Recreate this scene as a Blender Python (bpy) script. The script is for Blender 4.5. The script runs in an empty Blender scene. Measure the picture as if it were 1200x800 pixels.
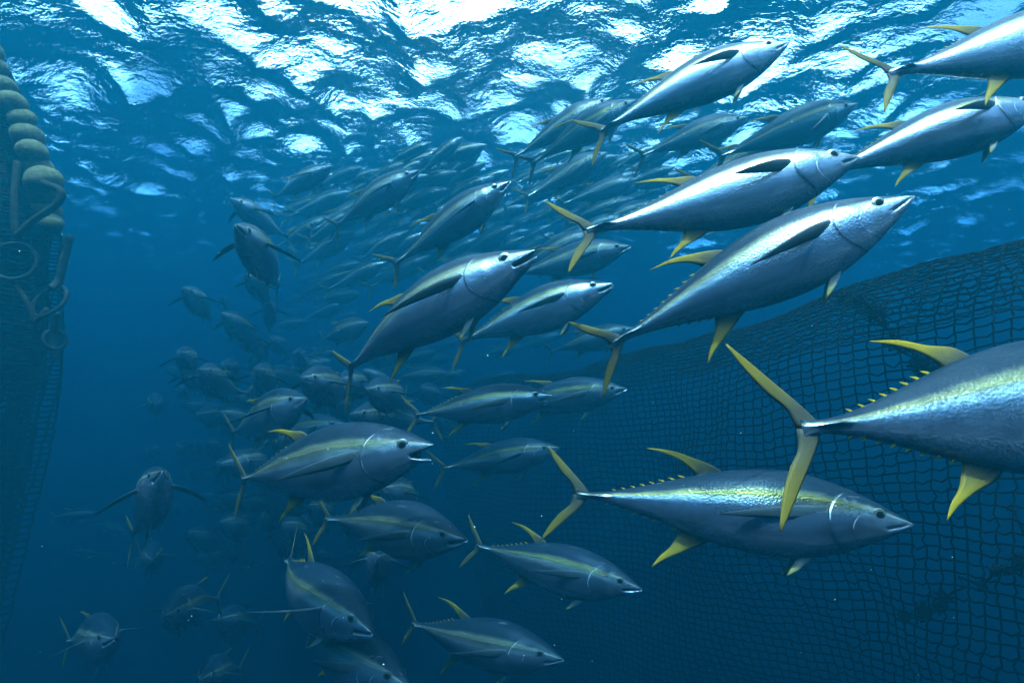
import bpy, bmesh, math, random
import numpy as np
from mathutils import Vector, Matrix, noise as mnoise

R = math.radians
random.seed(7)
rng = np.random.default_rng(11)
scene = bpy.context.scene
COL = scene.collection

# ------------------------------------------------------------------ camera
DEPTH = 3.6                      # camera depth under the surface (surface at z = 0)
FPX = 655.0                      # focal length in pixels of a 1200 wide frame
TILT = math.atan(45 / FPX)       # looking slightly up
CAM = Vector((0, 0, -DEPTH))
cam_data = bpy.data.cameras.new('camera')
cam_data.sensor_width = 36.0
cam_data.lens = 36.0 * FPX / 1200.0
cam_data.clip_start = 0.05
cam_data.clip_end = 1000
cam = bpy.data.objects.new('camera', cam_data)
COL.objects.link(cam)
cam.location = CAM
cam.rotation_euler = (R(90) + TILT, 0, 0)
scene.camera = cam

# ------------------------------------------------------------------ sky and sun
SUN_EL, SUN_AZ = R(72), R(174)    # azimuth measured from +Y (ahead) clockwise
world = bpy.data.worlds.new('World')
scene.world = world
world.use_nodes = True
wn = world.node_tree
wn.nodes.clear()
sky = wn.nodes.new('ShaderNodeTexSky')
sky.sky_type = 'NISHITA'
sky.sun_disc = False
sky.sun_elevation = SUN_EL
sky.sun_rotation = SUN_AZ
sky.air_density = 1.0
sky.dust_density = 9.0
bg = wn.nodes.new('ShaderNodeBackground')
bg.inputs['Strength'].default_value = 0.15
wo = wn.nodes.new('ShaderNodeOutputWorld')
# broken bright cloud over the whole sky
wtc = wn.nodes.new('ShaderNodeTexCoord')
wno = wn.nodes.new('ShaderNodeTexNoise')
wno.inputs['Scale'].default_value = 2.2
wno.inputs['Detail'].default_value = 6
wno.inputs['Roughness'].default_value = 0.6
wmr = wn.nodes.new('ShaderNodeMapRange')
wmr.interpolation_type = 'SMOOTHSTEP'
wmr.inputs[1].default_value = 0.40
wmr.inputs[2].default_value = 0.62
wmx = wn.nodes.new('ShaderNodeMix')
wmx.data_type = 'RGBA'
wmx.inputs[7].default_value = (15.0, 15.2, 15.6, 1)
wn.links.new(wtc.outputs['Generated'], wno.inputs['Vector'])
wn.links.new(wno.outputs[0], wmr.inputs[0])
wn.links.new(wmr.outputs[0], wmx.inputs[0])
wn.links.new(sky.outputs[0], wmx.inputs[6])
wn.links.new(wmx.outputs[2], bg.inputs[0])
wn.links.new(bg.outputs[0], wo.inputs[0])

sun_data = bpy.data.lights.new('sun', 'SUN')
sun_data.energy = 2.4
sun_data.angle = R(0.5)
sun_data.color = (1.0, 0.96, 0.9)
sun = bpy.data.objects.new('sun', sun_data)
COL.objects.link(sun)
to_sun = Vector((math.sin(SUN_AZ) * math.cos(SUN_EL), math.cos(SUN_AZ) * math.cos(SUN_EL), math.sin(SUN_EL)))
sun.rotation_euler = to_sun.to_track_quat('Z', 'Y').to_euler()
sun.location = (0, 0, 20)

scene.view_settings.view_transform = 'Standard'
scene.view_settings.look = 'None'
scene.view_settings.gamma = 1.0
scene.view_settings.exposure = 3.8
scene.view_settings.use_curve_mapping = False
cy = scene.cycles
cy.use_denoising = True
cy.max_bounces = 8
cy.diffuse_bounces = 2
cy.glossy_bounces = 4
cy.transmission_bounces = 4
cy.volume_bounces = 1
cy.transparent_max_bounces = 12
cy.sample_clamp_indirect = 4.0
cy.caustics_reflective = False
cy.caustics_refractive = False

# water: scattering and extinction per metre
WATER_DENSITY = 0.40
WATER_COLOR = (0.0007, 0.0235, 0.0345, 1)
WATER_ABSORB = (0.02, 0.19, 0.335, 1)


# ------------------------------------------------------------------ helpers
def link(o, parent=None):
    COL.objects.link(o)
    if parent is not None:
        o.parent = parent
    return o


def mesh_obj(name, me, mat, parent=None):
    o = bpy.data.objects.new(name, me)
    if mat is not None and len(me.materials) == 0:
        me.materials.append(mat)
    return link(o, parent)


def tag(o, label=None, cat=None, group=None, kind=None):
    if label:
        o['label'] = label
    if cat:
        o['category'] = cat
    if group:
        o['group'] = group
    if kind:
        o['kind'] = kind
    return o


def new_mesh(name, verts, faces, smooth=True):
    me = bpy.data.meshes.new(name)
    me.from_pydata([tuple(v) for v in verts], [], [tuple(f) for f in faces])
    if smooth:
        me.polygons.foreach_set('use_smooth', [True] * len(me.polygons))
    me.update()
    return me


def ray(px, py):
    """camera-space slope of a pixel of the 1200 x 800 frame"""
    return (px - 600.0) / FPX, (400.0 - py) / FPX


CT, ST = math.cos(TILT), math.sin(TILT)


def cam_to_world(x, y, z):
    # camera axes: right = X, up tilted, forward tilted
    return Vector((x, z * CT - y * ST, -DEPTH + z * ST + y * CT))


def at(px, py, z):
    a, b = ray(px, py)
    return cam_to_world(a * z, b * z, z)


class NT:
    """small node helper"""
    def __init__(self, name):
        self.mat = bpy.data.materials.new(name)
        self.mat.use_nodes = True
        self.t = self.mat.node_tree
        self.t.nodes.clear()
        self.out = self.t.nodes.new('ShaderNodeOutputMaterial')

    def n(self, kind, **kw):
        nd = self.t.nodes.new('ShaderNode' + kind)
        for k, v in kw.items():
            setattr(nd, k, v)
        return nd

    def set(self, sock, v):
        if isinstance(v, bpy.types.NodeSocket):
            self.t.links.new(v, sock)
        elif v is not None:
            sock.default_value = v

    def m(self, op, a, b=None, c=None, clamp=False):
        nd = self.n('Math', operation=op, use_clamp=clamp)
        for i, v in enumerate((a, b, c)):
            if v is not None:
                self.set(nd.inputs[i], v)
        return nd.outputs[0]

    def ss(self, v, lo, hi):
        nd = self.n('MapRange', interpolation_type='SMOOTHSTEP')
        self.set(nd.inputs[0], v)
        nd.inputs[1].default_value = lo
        nd.inputs[2].default_value = hi
        return nd.outputs[0]

    def mix(self, f, a, b):
        nd = self.n('Mix', data_type='RGBA')
        self.set(nd.inputs[0], f)
        self.set(nd.inputs[6], a)
        self.set(nd.inputs[7], b)
        return nd.outputs[2]

    def ramp(self, f, stops, mode='LINEAR'):
        nd = self.n('ValToRGB')
        el = nd.color_ramp.elements
        nd.color_ramp.interpolation = mode
        while len(el) > 1:
            el.remove(el[-1])
        for i, (p, c) in enumerate(stops):
            e = el[0] if i == 0 else el.new(p)
            e.position = p
            e.color = (c[0], c[1], c[2], 1) if hasattr(c, '__len__') else (c, c, c, 1)
        self.set(nd.inputs[0], f)
        return nd.outputs[0]

    def noise(self, vec, scale, detail=3, rough=0.55):
        nd = self.n('TexNoise')
        self.set(nd.inputs['Vector'], vec)
        nd.inputs['Scale'].default_value = scale
        nd.inputs['Detail'].default_value = detail
        nd.inputs['Roughness'].default_value = rough
        return nd.outputs[0]

    def attr(self, name):
        nd = self.n('Attribute', attribute_name=name)
        return nd

    def bump(self, h, strength, dist, normal=None):
        nd = self.n('Bump')
        nd.inputs['Strength'].default_value = strength
        nd.inputs['Distance'].default_value = dist
        self.set(nd.inputs['Height'], h)
        if normal is not None:
            self.set(nd.inputs['Normal'], normal)
        return nd.outputs[0]

    def finish(self, sh, vol=False):
        self.t.links.new(sh, self.out.inputs['Volume' if vol else 'Surface'])
        return self.mat


# ------------------------------------------------------------------ materials
def mat_sea():
    k = NT('sea_surface')
    geo = k.n('NewGeometry')
    pos = geo.outputs['Position']
    mp = k.n('Mapping')
    k.set(mp.inputs['Vector'], pos)
    mp.inputs['Scale'].default_value = (1.0, 1.25, 1.0)
    mp.inputs['Rotation'].default_value = (0, 0, R(12))
    v = mp.outputs[0]
    n1 = k.noise(v, 3.2, 4, 0.6)
    n2 = k.noise(v, 11.0, 3, 0.6)
    h = k.m('ADD', k.m('MULTIPLY', n1, 1.0), k.m('MULTIPLY', n2, 0.28))
    nb = k.bump(h, 1.0, 0.055)
    fr = k.n('Fresnel')
    fr.inputs['IOR'].default_value = 1.33
    k.set(fr.inputs['Normal'], nb)
    gl = k.n('BsdfGlossy')
    gl.inputs['Roughness'].default_value = 0.03
    gl.inputs['Color'].default_value = (1, 1, 1, 1)
    k.set(gl.inputs['Normal'], nb)
    tr = k.n('BsdfTransparent')
    mx = k.n('MixShader')
    k.set(mx.inputs[0], fr.outputs[0])
    k.set(mx.inputs[1], tr.outputs[0])
    k.set(mx.inputs[2], gl.outputs[0])
    return k.finish(mx.outputs[0])


def mat_fish():
    k = NT('tuna_skin')
    rest = k.attr('rest').outputs['Vector']
    sep = k.n('SeparateXYZ')
    k.set(sep.inputs[0], rest)
    t, y, z = sep.outputs
    band = k.attr('band').outputs['Fac']
    mouth = k.attr('mouth').outputs['Fac']
    info = k.n('ObjectInfo')
    rnd = info.outputs['Random']
    off = k.n('VectorMath', operation='ADD')
    k.set(off.inputs[0], rest)
    comb = k.n('CombineXYZ')
    k.set(comb.inputs[0], k.m('MULTIPLY', rnd, 13.0))
    k.set(comb.inputs[1], k.m('MULTIPLY', rnd, 7.0))
    k.set(off.inputs[1], comb.outputs[0])
    v = off.outputs[0]
    strx = k.n('Mapping')
    k.set(strx.inputs[0], v)
    strx.inputs['Scale'].default_value = (0.35, 1, 1)
    nbig = k.noise(v, 9.0, 4)
    nstr = k.noise(strx.outputs[0], 26.0, 4, 0.6)
    nfine = k.noise(v, 90.0, 3, 0.65)
    # vertical colour zones, with upper-flank highlight and lower-flank shade painted in
    f = k.m('MULTIPLY_ADD', band, 0.5, 0.5)
    f = k.m('ADD', f, k.m('MULTIPLY', k.m('SUBTRACT', nbig, 0.5), 0.07))
    f = k.m('ADD', f, k.m('MULTIPLY', k.m('SUBTRACT', nstr, 0.5), 0.05))
    colr = k.ramp(f, [(0.0, (.30, .36, .42)), (0.28, (.15, .21, .30)), (0.50, (.22, .29, .38)),
                      (0.575, (.72, .74, .70)), (0.625, (.58, .57, .42)), (0.675, (.36, .30, .06)), (0.72, (.12, .13, .06)),
                      (0.78, (.010, .020, .028)), (1.0, (.006, .013, .020))])
    # head: plain silver-blue sides, no stripe at the snout
    headf = k.ramp(f, [(0.0, (.34, .40, .45)), (0.35, (.28, .34, .42)), (0.62, (.55, .60, .62)), (0.74, (.20, .21, .15)),
                       (0.81, (.014, .024, .030)), (1.0, (.006, .013, .020))])
    colr = k.mix(k.ss(t, 0.10, 0.20), headf, colr)
    # streaky sheen along the body, put into the colour as darker streaks
    colr = k.mix(k.m('MULTIPLY', k.ss(nstr, 0.44, 0.66), 0.75), colr, k.mix(0.55, colr, (0, 0.005, 0.02, 1)))
    iri = k.noise(v, 5.0, 3)
    colr = k.mix(k.m('MULTIPLY', k.ss(iri, 0.5, 0.7), k.m('MULTIPLY', k.ss(band, 0.3, 0.0), 0.35)), colr, (.34, .30, .36, 1))
    # individual tone: some fish plainer, some stripier
    colr = k.mix(k.m('MULTIPLY', rnd, 0.55), colr, headf)
    # scratches
    sc = k.n('Mapping')
    k.set(sc.inputs[0], v)
    sc.inputs['Scale'].default_value = (3.0, 14, 40)
    sc.inputs['Rotation'].default_value = (0, R(25), 0)
    scr = k.ss(k.noise(sc.outputs[0], 2.2, 2, 0.4), 0.68, 0.74)
    colr = k.mix(k.m('MULTIPLY', scr, 0.06), colr, (.75, .78, .78, 1))
    # faint pale vertical belly bars
    wv = k.m('SINE', k.m('MULTIPLY', k.m('ADD', t, k.m('MULTIPLY', nbig, 0.02)), 210.0))
    bars = k.m('MULTIPLY', k.ss(wv, 0.2, 1.0), k.m('MULTIPLY', k.ss(band, 0.15, -0.2), k.ss(t, 0.30, 0.42)))
    colr = k.mix(k.m('MULTIPLY', bars, 0.16), colr, (.30, .36, .40, 1))
    # scale mottling
    colr = k.mix(k.m('MULTIPLY', k.ss(nfine, 0.46, 0.74), 0.5), colr, k.mix(0.55, colr, (0, 0, 0, 1)))

    def ell(cx, cz, rx, rz):
        a = k.m('DIVIDE', k.m('SUBTRACT', t, cx), rx)
        b = k.m('DIVIDE', k.m('SUBTRACT', z, cz), rz)
        return k.m('SUBTRACT', k.m('SQRT', k.m('ADD', k.m('MULTIPLY', a, a), k.m('MULTIPLY', b, b))), 1.0)

    wob = k.m('MULTIPLY', k.m('SUBTRACT', k.noise(v, 30.0, 2), 0.5), 0.05)
    e1 = k.m('ADD', ell(0.150, -0.012, 0.112, 0.098), wob)
    e2 = k.m('ADD', ell(0.130, -0.030, 0.062, 0.050), wob)
    g1 = k.ss(t, 0.155, 0.19)
    g2 = k.m('MULTIPLY', k.ss(t, 0.12, 0.15), k.ss(z, 0.02, 0.0))
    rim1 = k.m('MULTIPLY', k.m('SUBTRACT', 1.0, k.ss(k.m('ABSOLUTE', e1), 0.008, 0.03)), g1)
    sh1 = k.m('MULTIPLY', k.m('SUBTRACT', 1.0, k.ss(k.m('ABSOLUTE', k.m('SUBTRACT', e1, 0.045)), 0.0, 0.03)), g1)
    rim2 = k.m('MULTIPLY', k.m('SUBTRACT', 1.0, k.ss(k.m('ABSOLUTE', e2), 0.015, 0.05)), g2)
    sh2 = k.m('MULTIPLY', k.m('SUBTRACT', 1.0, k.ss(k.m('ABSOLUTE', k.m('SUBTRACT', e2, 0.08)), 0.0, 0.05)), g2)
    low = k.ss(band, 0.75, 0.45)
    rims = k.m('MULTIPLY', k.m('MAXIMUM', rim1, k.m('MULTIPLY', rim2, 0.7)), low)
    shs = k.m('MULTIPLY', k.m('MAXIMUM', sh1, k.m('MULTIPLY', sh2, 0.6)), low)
    # blotchy cheeks and gill covers
    spk = k.m('MULTIPLY', k.ss(k.noise(v, 42.0, 4, 0.7), 0.5, 0.68), k.m('MULTIPLY', k.ss(t, 0.32, 0.2), low))
    colr = k.mix(k.m('MULTIPLY', spk, 0.55), colr, (.14, .17, .20, 1))
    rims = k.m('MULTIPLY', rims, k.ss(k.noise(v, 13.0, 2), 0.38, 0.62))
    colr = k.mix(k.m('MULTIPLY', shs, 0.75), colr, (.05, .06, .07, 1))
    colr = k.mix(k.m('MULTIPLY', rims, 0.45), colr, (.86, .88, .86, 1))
    colr = k.mix(mouth, colr, (.02, .018, .02, 1))
    metal = k.m('MULTIPLY', k.ramp(f, [(0.0, 0.50), (0.25, 0.85), (0.66, 0.92), (0.76, 0.25), (1.0, 0.04)]),
                k.m('SUBTRACT', 1.0, k.m('MAXIMUM', mouth, k.m('MULTIPLY', rims, 0.45))))
    rough = k.m('ADD', k.ramp(f, [(0.0, 0.30), (0.25, 0.18), (0.45, 0.13), (0.58, 0.10), (0.66, 0.14), (0.78, 0.36), (1.0, 0.48)]),
                k.m('MULTIPLY', k.m('SUBTRACT', nfine, 0.5), 0.14))
    # relief: gill covers, scales, dents
    vor = k.n('TexVoronoi')
    k.set(vor.inputs['Vector'], rest)
    vor.inputs['Scale'].default_value = 150.0
    op = k.m('MULTIPLY', k.m('SUBTRACT', 1.0, k.ss(e1, -0.01, 0.03)), k.m('MULTIPLY', g1, low))
    pp = k.m('MULTIPLY', k.m('SUBTRACT', 1.0, k.ss(e2, -0.02, 0.06)), k.m('MULTIPLY', g2, low))
    h = k.m('ADD', k.m('ADD', op, k.m('MULTIPLY', pp, 0.22)), k.m('MULTIPLY', nbig, 0.8))
    nb = k.bump(h, 0.5, 0.006)
    h2 = k.m('ADD', k.m('MULTIPLY', vor.outputs['Distance'], 1.2), nfine)
    nb = k.bump(h2, 0.42, 0.0017, nb)
    p = k.n('BsdfPrincipled')
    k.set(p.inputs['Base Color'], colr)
    k.set(p.inputs['Metallic'], metal)
    k.set(p.inputs['Roughness'], rough)
    k.set(p.inputs['Normal'], nb)
    p.inputs['Specular IOR Level'].default_value = 0.04      # wet skin in water hardly reflects
    return k.finish(p.outputs[0])


def mat_fin(name, root, tip, trans=0.35, p0=0.15, p1=0.75):
    k = NT(name)
    u = k.attr('fu').outputs['Fac']
    n = k.noise(k.n('TexCoord').outputs['Object'], 22.0, 4)
    f = k.m('ADD', u, k.m('MULTIPLY', k.m('SUBTRACT', n, 0.5), 0.3))
    c = k.mix(k.ss(f, p0, p1), (*root, 1), (*tip, 1))
    # fin rays
    w = k.attr('fv').outputs['Fac']
    rays = k.m('SINE', k.m('MULTIPLY', w, 70.0))
    c = k.mix(k.m('MULTIPLY', k.ss(rays, -0.2, 1.0), 0.25), c, (*[x * 0.45 for x in root], 1))
    p = k.n('BsdfPrincipled')
    k.set(p.inputs['Base Color'], c)
    p.inputs['Roughness'].default_value = 0.38
    p.inputs['Specular IOR Level'].default_value = 0.06
    k.set(p.inputs['Normal'], k.bump(rays, 0.3, 0.002))
    tl = k.n('BsdfTranslucent')
    k.set(tl.inputs[0], c)
    mx = k.n('MixShader')
    mx.inputs[0].default_value = trans
    k.set(mx.inputs[1], p.outputs[0])
    k.set(mx.inputs[2], tl.outputs[0])
    return k.finish(mx.outputs[0])


def mat_plain(name, c, rough=0.5, metal=0.0, var=0.3, scale=20.0, bump=0.2, bdist=0.01, c2=None, spec=0.06):
    k = NT(name)
    co = k.n('TexCoord').outputs['Object']
    n = k.noise(co, scale, 5, 0.6)
    c2 = c2 or tuple(x * (1 - var) for x in c)
    col = k.mix(k.ss(n, 0.35, 0.65), (*c, 1), (*c2, 1))
    p = k.n('BsdfPrincipled')
    k.set(p.inputs['Base Color'], col)
    p.inputs['Metallic'].default_value = metal
    p.inputs['Specular IOR Level'].default_value = spec
    k.set(p.inputs['Roughness'], k.m('MULTIPLY_ADD', n, 0.25, rough - 0.12))
    if bump:
        k.set(p.inputs['Normal'], k.bump(n, bump, bdist))
    return k.finish(p.outputs[0])


M = {}
M['sea'] = mat_sea()
M['skin'] = mat_fish()
M['fin_yellow'] = mat_fin('yellow_fin', (.075, .068, .04), (.36, .25, .010), 0.35, 0.10, 0.65)
M['fin_tail'] = mat_fin('tail_fin', (.060, .058, .040), (.17, .125, .012), 0.3, 0.05, 0.8)
M['fin_dark'] = mat_fin('pectoral_fin', (.045, .06, .065), (.022, .03, .036), 0.12)
M['fin_pelvic'] = mat_fin('pelvic_fin', (.34, .36, .32), (.36, .30, .05), 0.4, 0.3, 0.9)
M['iris'] = mat_plain('eye_iris', (.30, .30, .24), 0.3, 0.85, 0.4, 90, 0)
M['pupil'] = mat_plain('eye_pupil', (.004, .005, .006), 0.3, 0.0, 0.2, 20, 0)
M['net'] = mat_plain('net_twine', (.004, .006, .007), 0.9, 0, 0.5, 9, 0.3, 0.004, None, 0.05)
M['net_left'] = mat_plain('net_twine_weedy', (.012, .014, .009), 0.9, 0, 0.5, 9, 0.3, 0.004, None, 0.05)
M['float'] = mat_plain('float_foam', (.13, .115, .05), 0.85, 0, 0.5, 4, 0.35, 0.03, (.08, .075, .035), 0.1)
M['rope_pale'] = mat_plain('pale_rope', (.028, .026, .016), 0.95, 0, 0.5, 30, 0.6, 0.01)
M['rope_dark'] = mat_plain('dark_rope', (.035, .040, .030), 0.8, 0, 0.5, 30, 0.6, 0.01)
M['ring'] = mat_plain('ring_steel', (.022, .026, .024), 0.6, 0.2, 0.5, 25, 0.3, 0.004)
M['speck'] = mat_plain('speck', (.7, .72, .7), 0.6, 0, 0.1, 5, 0)


# ------------------------------------------------------------------ sea surface
def build_sea():
    N, SZ = 560, 50.0
    cx, cyy = 0.0, 15.0
    kx = np.fft.fftfreq(N, SZ / N) * 2 * np.pi
    KX, KY = np.meshgrid(kx, kx, indexing='ij')
    K2 = KX ** 2 + KY ** 2
    K = np.sqrt(K2)
    K[0, 0] = 1
    Lw = 0.25
    wd = np.array([math.sin(R(70)), math.cos(R(70))])
    cosf = (KX * wd[0] + KY * wd[1]) / K
    P = np.exp(-1 / (K * Lw) ** 2) / K ** 3.85 * (0.25 + cosf ** 2) * np.exp(-(K * 0.06) ** 2)
    P[0, 0] = 0
    xi = rng.normal(size=(N, N)) + 1j * rng.normal(size=(N, N))
    H = xi * np.sqrt(P)
    h = np.real(np.fft.ifft2(H))
    dxm = np.real(np.fft.ifft2(-1j * KX / K * H))
    dym = np.real(np.fft.ifft2(-1j * KY / K * H))
    step = SZ / N
    gx, gy = np.gradient(h, step)
    rms = math.sqrt(np.mean(gx ** 2 + gy ** 2))
    s = 0.36 / rms
    h *= s
    dxm *= s * 0.9
    dym *= s * 0.9
    i = np.arange(N)
    X, Y = np.meshgrid((i - N / 2) * step + cx, (i - N / 2) * step + cyy, indexing='ij')
    edge = np.minimum(np.minimum(i, N - 1 - i)[:, None], np.minimum(i, N - 1 - i)[None, :]) * step
    fade = np.clip(edge / 3.0, 0, 1)
    X = X + dxm * fade
    Y = Y + dym * fade
    Z = h * fade
    print('sea height range', Z.min(), Z.max())
    co = np.stack([X, Y, Z], -1).reshape(-1, 3)
    idx = np.arange(N * N).reshape(N, N)
    q = np.stack([idx[:-1, :-1], idx[1:, :-1], idx[1:, 1:], idx[:-1, 1:]], -1).reshape(-1, 4)
    # flat outer skirt reaching into the haze
    x0, x1 = co[idx[0, 0], 0], co[idx[-1, 0], 0]
    y0, y1 = co[idx[0, 0], 1], co[idx[0, -1], 1]
    B = 140.0
    ox = [-B, x0, x1, B]
    oy = [-B + 20, y0, y1, B + 20]
    extra = [(a, b, 0.0) for a in ox for b in oy]
    base = len(co)
    co = np.vstack([co, np.array(extra)])
    eq = []
    for a in range(3):
        for b in range(3):
            if a == 1 and b == 1:
                continue
            eq.append((base + a * 4 + b, base + (a + 1) * 4 + b, base + (a + 1) * 4 + b + 1, base + a * 4 + b + 1))
    q = np.vstack([q, np.array(eq)])
    me = bpy.data.meshes.new('sea_surface')
    me.vertices.add(len(co))
    me.vertices.foreach_set('co', co.astype(np.float32).ravel())
    me.loops.add(q.size)
    me.loops.foreach_set('vertex_index', q.astype(np.int32).ravel())
    me.polygons.add(len(q))
    me.polygons.foreach_set('loop_start', np.arange(0, q.size, 4, dtype=np.int32))
    me.polygons.foreach_set('use_smooth', np.ones(len(q), dtype=bool))
    me.update(calc_edges=True)
    o = mesh_obj('sea_surface', me, M['sea'])
    tag(o, 'rippling sea surface seen from below with bright patches', None, None, 'structure')
    return float(Z.max())


ZMAX = build_sea()

# ------------------------------------------------------------------ the water itself (haze)
bm = bmesh.new()
bmesh.ops.create_cube(bm, size=1.0)
for v in bm.verts:
    v.co = Vector((v.co.x * 270, v.co.y * 270 + 20, (-60 if v.co.z < 0 else ZMAX + 0.15)))
me = bpy.data.meshes.new('haze')
bm.to_mesh(me)
bm.free()
k = NT('sea_water_haze')
pv = k.n('VolumePrincipled')
pv.inputs['Density'].default_value = WATER_DENSITY
pv.inputs['Color'].default_value = WATER_COLOR
pv.inputs['Absorption Color'].default_value = WATER_ABSORB
pv.inputs['Anisotropy'].default_value = 0.25
haze = mesh_obj('haze', me, k.finish(pv.outputs[0], vol=True))
tag(haze, 'blue sea water fading everything far away', None, None, 'stuff')


# ------------------------------------------------------------------ tuna builder
TT = [0.0, 0.012, 0.03, 0.06, 0.10, 0.15, 0.21, 0.28, 0.35, 0.43, 0.52, 0.61, 0.70, 0.78, 0.85, 0.905, 0.945, 0.975, 1.0]
ZT = [.000, .0075, .0175, .0345, .0565, .080, .103, .122, .132, .132, .120, .099, .073, .049, .030, .0185, .0135, .013, .016]
ZB = [-.003, -.0115, -.0225, -.0405, -.061, -.084, -.107, -.127, -.137, -.137, -.125, -.103, -.075, -.050, -.030, -.0185, -.0135, -.013, -.016]
WW = [.000, .0065, .0145, .027, .042, .058, .074, .087, .094, .094, .086, .072, .054, .037, .024, .017, .0165, .014, .006]


def catmull(xs, ys, x):
    x = min(max(x, xs[0]), xs[-1])
    i = 0
    while i < len(xs) - 2 and x > xs[i + 1]:
        i += 1
    h = xs[i + 1] - xs[i]
    s = (x - xs[i]) / h

    def slope(j):
        if j == 0:
            return (ys[1] - ys[0]) / (xs[1] - xs[0])
        if j == len(xs) - 1:
            return (ys[-1] - ys[-2]) / (xs[-1] - xs[-2])
        return (ys[j + 1] - ys[j - 1]) / (xs[j + 1] - xs[j - 1])
    m0, m1 = slope(i) * h, slope(i + 1) * h
    return (ys[i] * (2 * s ** 3 - 3 * s ** 2 + 1) + m0 * (s ** 3 - 2 * s ** 2 + s)
            + ys[i + 1] * (-2 * s ** 3 + 3 * s ** 2) + m1 * (s ** 3 - s ** 2))


def prof(t):
    return catmull(TT, ZT, t), catmull(TT, ZB, t), catmull(TT, WW, t)


def bender(bend):
    """lateral swimming curve: rest (t, y, z) -> local x, y, z"""
    def f(t, y, z):
        a = max(t - 0.28, -0.3)
        off = bend * (a * abs(a) * 1.9 + 0.10 * a)
        d = bend * (2 * 1.9 * abs(a) + 0.10)
        n = math.sqrt(1 + d * d)
        return (0.5 - t) + y * d / n, y / n + off, z
    return f


def sstep(x, a, b):
    s = min(max((x - a) / (b - a), 0), 1)
    return s * s * (3 - 2 * s)


def body_mesh(nt, na, bend, mouth_open):
    f = bender(bend)
    verts, faces, rest, band, mouth = [], [], [], [], []
    ts = []
    for i in range(nt):
        u = i / (nt - 1)
        ts.append(0.0006 + 0.9994 * (0.45 * u ** 2.0 + 0.55 * u) if nt > 40 else 0.002 + 0.998 * (0.5 * u ** 1.8 + 0.5 * u))
    hx, hz = 0.092, -0.024            # jaw hinge
    for t in ts:
        zt, zb, w = prof(t)
        for j in range(na):
            a = 2 * math.pi * j / na
            c, s = math.cos(a), math.sin(a)
            ex = 0.94
            y = w * math.copysign(abs(s) ** ex, s)
            zz = math.copysign(abs(c) ** 1.02, c)
            zc = (zt + zb) * 0.5 * 0 - 0.0
            z = (zt if c > 0 else -zb) * zz + zc
            # caudal keel
            if 0.88 < t < 0.99:
                kk = math.exp(-((t - 0.94) / 0.028) ** 2) * math.exp(-(c / 0.22) ** 2)
                y += math.copysign(0.016 * kk, s) if abs(s) > 0.01 else 0
            # flat of the gill cover standing proud
            e1 = math.hypot((t - .150) / .112, (z + .012) / .098) - 1
            if t > .14 and c < .75:
                y *= 1 + 0.035 * (1 - sstep(e1, -0.02, 0.05)) * sstep(t, .14, .2)
            m = 0.0
            tt = t
            if t < 0.1:
                zm = -0.002 + (hz + 0.002) * min(t / hx, 1)
                if t < 0.03:
                    zm *= t / 0.03
                d = z - zm
                hgt = max(0.0012, 0.5 * (zt - zb))
                fade = 1 - sstep(t, 0.076, 0.094)
                if not mouth_open:
                    ln = math.exp(-(d / 0.0042) ** 2) * fade
                    m = ln * 0.75
                    y *= 1 - ln * 0.30
                else:
                    ln = (1 - sstep(abs(d) / hgt, 0.07, 0.17)) * fade
                    m = 1 - sstep(abs(d) / hgt, 0.10, 0.24) if fade > .4 else ln
                    if d < 0.0:
                        ang = mouth_open * sstep(hx - t, -0.006, 0.02) * sstep(-d / hgt, 0.0, 0.14)
                        rx, rz = t - hx, z - hz
                        ca, sa = math.cos(ang), math.sin(ang)
                        tt = hx + rx * ca + rz * sa
                        z = hz + rz * ca + rx * sa
                        # the lower jaw is a little longer and slimmer
                        z += 0.25 * (zm - z) * (1 - t / 0.1) * (1 if mouth_open > .2 else .3) * 0.0
                    tt += (hx + .01 - tt) * 0.9 * ln
                    y *= 1 - ln * 0.45
                    z += (hz - z) * 0.5 * ln
            verts.append(f(tt, y, z))
            rest.append((t, y, z))
            band.append(c)
            mouth.append(min(m, 1))
    for i in range(nt - 1):
        for j in range(na):
            j2 = (j + 1) % na
            faces.append((i * na + j, i * na + j2, (i + 1) * na + j2, (i + 1) * na + j))
    faces.append(tuple(range(na - 1, -1, -1)))
    faces.append(tuple((nt - 1) * na + j for j in range(na)))
    return verts, faces, rest, band, mouth


def set_attrs(me, rest=None, band=None, mouth=None, fu=None, fv=None):
    if rest is not None:
        a = me.attributes.new('rest', 'FLOAT_VECTOR', 'POINT')
        a.data.foreach_set('vector', np.array(rest, dtype=np.float32).ravel())
    for nm, d in (('band', band), ('mouth', mouth), ('fu', fu), ('fv', fv)):
        if d is not None:
            a = me.attributes.new(nm, 'FLOAT', 'POINT')
            a.data.foreach_set('value', np.array(d, dtype=np.float32))


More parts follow.
